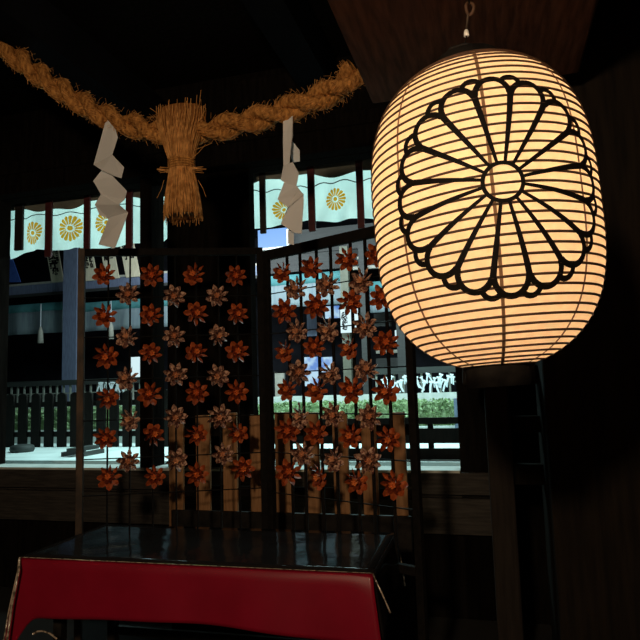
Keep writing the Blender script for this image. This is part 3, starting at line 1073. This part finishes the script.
zt_, zb_ = wl(181, 112).z, wl(181, 215).z
cx0 = wl(180, 165)
sc_px = (wl(190, 165) - wl(180, 165)).length / 10
stt = thing('straw_tassel', 'bound sheaf of straw hanging from the middle of the straw rope', 'straw tassel', wl(182, 215), RZ)
# outline: (y, centre x, half width) in the photo's own measure, turned into metres on the rope's plane
prof = [(110, 181, 23), (122, 181, 23), (135, 181, 18.5), (150, 181, 14.5), (160, 181.5, 11.5), (168, 181.5, 11), (178, 182, 12.5), (195, 182.5, 15.5), (208, 183, 17), (216, 183, 17.5)]


def prof_at(t):
    x = t * (len(prof) - 1)
    i = min(int(x), len(prof) - 2)
    f = x - i
    return [prof[i][q] * (1 - f) + prof[i + 1][q] * f for q in range(3)]


core = MB()
vs, fs = [], []
for i in range(19):
    y, cx, hw = prof_at(i / 18)
    c = wl(cx, y)
    for j in range(20):
        q = 2 * PI * j / 20
        vs.append(c + U * (hw * 0.93 * sc_px * math.cos(q)) + N * (min(hw, 18) * 0.75 * sc_px * math.sin(q)))
for i in range(18):
    for j in range(20):
        fs.append((i * 20 + j, i * 20 + (j + 1) % 20, (i + 1) * 20 + (j + 1) % 20, (i + 1) * 20 + j))
fs.append(tuple(range(20)))
fs.append(tuple(reversed(range(18 * 20, 19 * 20))))
core.add(vs, fs, True)
core.build('sheaf', M_core, stt)
st_ = MB()
for i in range(900):
    q = rnd.uniform(0, 2 * PI)
    t0 = rnd.uniform(-0.03, 0.25) if i % 2 else rnd.uniform(0.4, 0.6)
    t1 = t0 + rnd.uniform(0.3, 0.6)
    rad = rnd.uniform(0.93, 1.04)
    pts = []
    dq = rnd.uniform(-0.25, 0.25)
    for m_ in range(6):
        t = max(0, t0 + (t1 - t0) * m_ / 5)
        y, cx, hw = prof_at(min(t, 1))
        c = wl(cx, y + (max(0, t - 1) * 40 if t > 1 else 0) - (6 * rnd.random() if t0 < 0 and m_ == 0 else 0))
        qq = q + dq * m_ / 5
        pts.append(c + U * (hw * rad * sc_px * math.cos(qq)) + N * (min(hw, 18) * 0.8 * rad * sc_px * math.sin(qq)))
    st_.tube(pts, rnd.uniform(0.0008, 0.0017), 4, caps=False)
for (x0, y0, x1, y1) in ((193, 118, 197, 95), (196, 116, 201, 90), (198, 122, 206, 108), (165, 120, 150, 108), (160, 117, 147, 117), (164, 180, 157, 198),
                         (198, 180, 206, 197), (194, 150, 212, 143), (190, 160, 206, 144), (172, 168, 160, 167), (200, 128, 208, 124), (186, 115, 190, 103), (168, 130, 158, 126)):
    st_.tube([wl(x0, y0, -0.03), wl((x0 + x1) / 2 + 1, (y0 + y1) / 2, -0.04), wl(x1, y1, -0.04)], 0.0014, 4)
o = st_.build('loose_straws', M_straw2, stt)
o['kind'] = 'stuff'
bd = MB()
for i, y in enumerate((161, 163.4, 165.8, 168.2)):
    c = wl(181.6, y)
    bd.tube([c + U * (11.9 * sc_px * math.cos(2 * PI * j / 24)) + N * (9.6 * sc_px * math.sin(2 * PI * j / 24)) for j in range(24)], 0.0058, 8, closed=True)
bd.build('binding', M_straw, stt)
kn = MB()
for i in range(26):
    sgn = 1 if i % 2 else -1
    y = 170 + rnd.uniform(-3, 3)
    kn.tube([wl(181.5 + sgn * 8, y, -0.02), wl(181.5 + sgn * rnd.uniform(15, 25), y + rnd.uniform(-2, 2.5), -0.01)], 0.0015, 4)
kn.build('binding_ends', M_straw2, stt)


def streamer(label, polys, ox, oy, k, dep, hook):
    root_p = pw(hook[0], hook[1], D_R - 0.02)
    r = thing('paper_streamer', label, 'paper streamer', root_p, RZ, 'folded white paper streamers on the straw rope')
    for i, poly in enumerate(polys):
        mb = MB()
        n = len(poly)
        vs = []
        for (x, y, f) in poly:
            vs.append(pw(ox + x / k, oy + y / k, D_R - 0.015 + f * 0.045 - 0.002 * i))
        mb.add(vs, [tuple(range(n))])
        mb.build('fold', M_paper, r, solid=0.0015)
    return r


streamer('zigzag white paper streamer left of the straw tassel', [
    [(120, 40, 0), (150, 50, 0), (173, 125, -.4), (148, 205, -1), (62, 250, -1), (90, 150, -.4)],
    [(62, 250, -1), (148, 205, -1), (202, 262, .2), (190, 312, .6), (150, 300, .4), (100, 275, -.2)],
    [(100, 275, .4), (150, 303, .6), (215, 370, -.2), (205, 408, -1), (178, 432, -1), (95, 385, -.8), (60, 325, 0)],
    [(95, 385, -.8), (178, 432, -1), (220, 468, .2), (132, 498, .6), (90, 480, .2), (68, 432, -.4)],
    [(132, 492, .5), (220, 468, .2), (195, 540, -.2), (160, 632, -.6), (85, 615, -.6)]], 80, 110, 4.571, 0, (109, 119))
streamer('zigzag white paper streamer between the straw tassel and the lantern', [
    [(106, 30, 0), (150, 28, 0), (150, 120, -.3), (140, 180, -.8), (136, 240, -1), (107, 256, -1), (105, 150, -.4)],
    [(146, 140, .5), (182, 185, .2), (182, 235, .5), (148, 240, .8), (138, 200, .6)],
    [(107, 252, -1), (150, 238, -.8), (178, 290, 0), (166, 350, .6), (112, 330, .2), (94, 320, -.3)],
    [(112, 326, .2), (166, 345, .6), (200, 388, 0), (128, 445, -.6), (80, 408, -.4)],
    [(128, 443, -.6), (166, 375, 0), (200, 382, .2), (200, 425, 0), (190, 565, -.5), (158, 562, -.6), (95, 520, -.6)],
    [(128, 548, .4), (155, 558, .4), (155, 618, .2), (128, 610, .2)]], 260, 110, 4.571, 0, (287, 117))

# ------------------------------------------------------------------ lantern
LY = 1.50
lc = at_y(475, 215, LY)
LR, LH = 0.267, 0.384
T_END = 0.972


def prof_r(t):
    return LR * max(0.0, 1 - abs(t) ** 3.3) ** 0.5


NP = 160
arc = []
tt = [-T_END + 2 * T_END * i / NP for i in range(NP + 1)]
a_ = 0
arc.append(0)
for i in range(1, NP + 1):
    a_ += math.hypot(prof_r(tt[i]) - prof_r(tt[i - 1]), LH * (tt[i] - tt[i - 1]))
    arc.append(a_)
ATOT = a_


def t_of_arc(x):
    x = max(0, min(ATOT, x))
    lo, hi = 0, NP
    while hi - lo > 1:
        m_ = (lo + hi) // 2
        if arc[m_] <= x:
            lo = m_
        else:
            hi = m_
    f = (x - arc[lo]) / (arc[hi] - arc[lo])
    return tt[lo] * (1 - f) + tt[hi] * f


view = math.atan2(lc.x - EYE.x, lc.y - EYE.y)      # direction in which the lantern faces the door


def lant(phi, x, off=0.0):
    """point on the paper: phi to the right of the side that faces us, x arc length from the bottom"""
    t = t_of_arc(x)
    r = prof_r(t)
    e = 1e-3
    dr = (prof_r(min(T_END, t + e)) - prof_r(max(-T_END, t - e)))
    dz = LH * (min(T_END, t + e) - max(-T_END, t - e))
    nl = math.hypot(dr, dz)
    nr_, nz_ = dz / nl, -dr / nl
    a = phi - view
    ex, ey = math.sin(a), -math.cos(a)
    return lc + Vector((ex * (r + off * nr_), ey * (r + off * nr_), LH * t + off * nz_))


ln = thing('paper_lantern', 'large glowing paper lantern with a black chrysanthemum crest', 'lantern', lc - Vector((0, 0, LH + 0.04)), 0)
M_lant = cloth_mat('lantern_paper', (0.95, 0.70, 0.41), 0.62, (0.99, 0.78, 0.50), 55, emission=0.16)
MB().grid(lambda a, b: lant(2 * PI * a, ATOT * b), 128, 90).build('paper_shade', M_lant, ln)
# one bamboo spiral
turns = 43
sp = MB()
pts = []
for i in range(turns * 56 + 1):
    pts.append(lant(2 * PI * i / 56, ATOT * i / (turns * 56), 0.0006))
sp.tube(pts, 0.0031, 5)
sp.build('bamboo_rib', M_rib, ln)
for k in range(8):
    ph = math.radians(4 + 45 * k)
    sm = MB()
    w = 0.0026 if k else 0.0036
    vs, fs = [], []
    nn = 90
    for i in range(nn + 1):
        for s in (-1, 1):
            t = t_of_arc(ATOT * i / nn)
            vs.append(lant(ph + s * w / max(prof_r(t), 0.03), ATOT * i / nn, 0.0012))
    fs = [(2 * i, 2 * i + 1, 2 * i + 3, 2 * i + 2) for i in range(nn)]
    sm.add(vs, fs)
    sm.build('seam', M_seam, ln, solid=0.0006)
# black crest
cr = MB()
RC = 0.243
PH0 = math.radians(8.5)
XC = None
for i in range(1001):
    p = lant(PH0, ATOT * i / 1000)
    v = CR.transposed() @ (p - EYE)
    if XC is None and 320 - FOC * v.y / -v.z < 184:
        XC = ATOT * i / 1000


def cmap(x, y):
    return lant(PH0 + x * RC / LR, XC + y * RC, 0.0032)


def stroke(P, w):
    """ribbon of ink along a polyline in crest units, split finely so that it follows the paper"""
    q = []
    for i in range(len(P) - 1):
        n = max(1, int(math.dist(P[i], P[i + 1]) / 0.04))
        for k in range(n):
            q.append((P[i][0] + (P[i + 1][0] - P[i][0]) * k / n, P[i][1] + (P[i + 1][1] - P[i][1]) * k / n))
    q.append(P[-1])
    ws = w if isinstance(w, tuple) else (w, w)
    vs = []
    n = len(q)
    for i, p in enumerate(q):
        a, b = q[max(0, i - 1)], q[min(n - 1, i + 1)]
        if math.dist(q[0], q[-1]) < 1e-6:
            a, b = q[(i - 1) % (n - 1)], q[(i + 1) % (n - 1)]
        tx, ty = b[0] - a[0], b[1] - a[1]
        L = math.hypot(tx, ty)
        tx, ty = tx / L, ty / L
        hw = (ws[0] + (ws[1] - ws[0]) * i / (n - 1)) / 2
        for s in (-1, 0, 1):
            vs.append(cmap(p[0] - ty * hw * s, p[1] + tx * hw * s))
    fs = []
    for i in range(n - 1):
        fs += [(3 * i, 3 * i + 1, 3 * i + 4, 3 * i + 3), (3 * i + 1, 3 * i + 2, 3 * i + 5, 3 * i + 4)]
    cr.add(vs, fs)


RIN = 0.165
stroke([(RIN * math.sin(2 * PI * i / 40), RIN * math.cos(2 * PI * i / 40)) for i in range(41)], 0.036)
for k in range(16):
    a = 2 * PI * k / 16 + PI / 16           # line between two petals
    sa, ca = math.sin(a), math.cos(a)
    stroke([(sa * RIN, ca * RIN), (sa * 0.84, ca * 0.84)], (0.027, 0.060))
    # round petal end between this line and the next
    a2 = a + PI / 8
    am = a + PI / 16
    c0 = (math.sin(am) * 0.80, math.cos(am) * 0.80)
    P = []
    for i in range(15):
        q = -PI / 2 + PI * i / 14
        rad, tan = 0.165 * math.cos(q), 0.152 * math.sin(q)
        P.append((c0[0] + math.sin(am) * rad + math.cos(am) * tan, c0[1] + math.cos(am) * rad - math.sin(am) * tan))
    stroke(P, 0.056)
    # small petal of the row behind, filling the notch
    P = []
    for i in range(11):
        q = -PI / 2 + PI * i / 10
        rad, tan = 0.085 * math.cos(q), 0.088 * math.sin(q)
        P.append((sa * (0.905 + rad) + ca * tan, ca * (0.905 + rad) - sa * tan))
    stroke(P, 0.052)
cr.build('crest', M_ink, ln)
# rims, light bulb, bail
zb = lc.z - LH * T_END
rb = prof_r(T_END)
MB().lathe((lc.x, lc.y, zb), [(rb * 0.8, 0.012), (rb + 0.004, 0.012), (rb + 0.004, -0.006), (0.080, -0.012), (0.080, -0.050), (0.068, -0.050), (0.068, -0.004), (rb * 0.8, 0.0)], 40).build('lower_rim', M_black, ln)
zt_ = lc.z + LH * T_END
MB().lathe((lc.x, lc.y, zt_), [(rb * 0.8, -0.012), (rb + 0.004, -0.012), (rb + 0.004, 0.006), (0.080, 0.010), (0.080, 0.028), (0.066, 0.028), (0.066, 0.004), (rb * 0.8, 0.0)], 40).build('upper_rim', M_black, ln)
MB().tube([(lc.x, lc.y, zb - 0.04), (lc.x, lc.y, lc.z - 0.02)], 0.008, 8).tube([(lc.x - 0.07, lc.y, zb - 0.03), (lc.x + 0.07, lc.y, zb - 0.03)], 0.008, 8).build('lamp_stem', M_black, ln)
MB().lathe((lc.x, lc.y, lc.z - 0.02), [(0.012, 0), (0.018, 0.02), (0.030, 0.05), (0.030, 0.075), (0.018, 0.097), (0.002, 0.103)], 16).build('light_bulb', emit('bulb_glass', (1, 0.75, 0.45), 3.0), ln)
hk = at_y(466.5, 36, LY)
bt = Vector((lc.x, lc.y, zt_ + 0.075))
MB().tube([Vector((lc.x - 0.072, lc.y, zt_ + 0.02)), Vector((lc.x - 0.04, lc.y, zt_ + 0.065)), bt, Vector((lc.x + 0.04, lc.y, zt_ + 0.065)), Vector((lc.x + 0.072, lc.y, zt_ + 0.02))], 0.003, 6).build('bail', M_black, ln)
LT = Matrix.Rotation(math.radians(-2.4), 3, Vector((lc.x, lc.y, 0)).normalized())
ln.location = bt + LT @ (ln.location - bt)
ln.rotation_euler = LT.to_euler()
bulb_at = bt + LT @ (lc + Vector((0, 0, 0.03)) - bt)
hg = thing('lantern_hook', 'wire hook with a small white insulator hanging above the lantern', 'hook', hk, 0)
k1_ = at_y(467, 31, LY)
k2_ = at_y(467, 24, LY)
k3_ = at_y(468, 14, LY)
MB().lathe(hk, [(0.001, 0), (0.0068, 0.0), (0.0062, 0.010), (0.0045, 0.016), (0.001, 0.017)], 14).build('insulator', M_white, hg)
MB().tube([bt, hk + Vector((0, 0, -0.004)), hk], 0.002, 6).build('wire', M_iron, hg)
MB().tube([hk + Vector((0, 0, 0.014)), k2_, k3_], 0.003, 6).build('stem', M_worn, hg)
c = at_y(469.5, 8, LY)
MB().tube([c + Vector((0.010 * math.sin(2 * PI * i / 20), 0.004 * math.cos(2 * PI * i / 10), 0.016 * math.cos(2 * PI * i / 20))) for i in range(20)], 0.0042, 8, closed=True).build('ring', M_rib, hg)
MB().tube([c + Vector((0, 0, 0.012)), Vector((c.x, c.y, 2.75))], 0.003, 6).build('cord', M_iron, hg)

# ------------------------------------------------------------------ light
def light(name, kind, loc, power, col, size=0.1, size_y=None, target=None, spot=None):
    l = bpy.data.lights.new(name, kind)
    l.energy = power
    l.color = col
    if kind == 'AREA':
        l.shape = 'RECTANGLE'
        l.size = size
        l.size_y = size_y or size
    else:
        l.shadow_soft_size = size
    if kind == 'SPOT':
        l.spot_size = math.radians(spot)
        l.spot_blend = 0.4
    o = bpy.data.objects.new(name, l)
    COL.objects.link(o)
    o.location = loc
    if target is not None:
        o.rotation_euler = (Vector(target) - Vector(loc)).to_track_quat('-Z', 'Y').to_euler()
    return o


WARM = (1.0, 0.74, 0.47)
light('lantern_bulb', 'POINT', bulb_at, 9.0, (1.0, 0.70, 0.46), 0.05)
# added warm spot behind the camera, standing in for an unseen second lantern
light('warm_fill_spot', 'SPOT', (-0.75, -0.9, 2.35), 190, WARM, 0.12, target=(-0.3, 3.3, 1.55), spot=75)
# courtyard lamps under the far eaves
light('courtyard_lamp', 'AREA', B(-2.2, d_fen + 0.1, 4.6), 520, (0.62, 1.0, 1.0), 7, 0.5, target=B(-2.2, d_fen - 0.5, 0))
light('eave_floodlight', 'AREA', B(-1.2, D_W + 1.1, 3.5), 25, (0.74, 1.0, 0.95), 5, 0.3, target=B(-1.2, D_W + 0.4, 2.4))
light('hall_lamp', 'AREA', B(-3.0, d_h + 0.3, 4.4), 280, (0.78, 0.94, 1.0), 7, 0.4, target=B(-3.0, d_b, 3.7))

light('tablet_fill_light', 'AREA', B(-5.6, d_b - 1.6, 4.35), 45, (0.9, 0.95, 1.0), 3.5, 0.15, target=B(-5.6, d_b - 0.1, 4.25))  # added fill that brightens the name tablets, no fixture of its own
w = bpy.data.worlds.new('night')
SC.world = w
w.use_nodes = True
w.node_tree.nodes['Background'].inputs['Color'].default_value = (0.35, 0.42, 0.6, 1)
w.node_tree.nodes['Background'].inputs['Strength'].default_value = 0.004

SC.view_settings.view_transform = 'Standard'
SC.view_settings.look = 'None'
SC.view_settings.gamma = 1
SC.view_settings.use_curve_mapping = False
SC.view_settings.exposure = 0.0
SC.cycles.use_denoising = True
SC.cycles.sample_clamp_indirect = 4
SC.cycles.max_bounces = 8
SC.cycles.transparent_max_bounces = 8
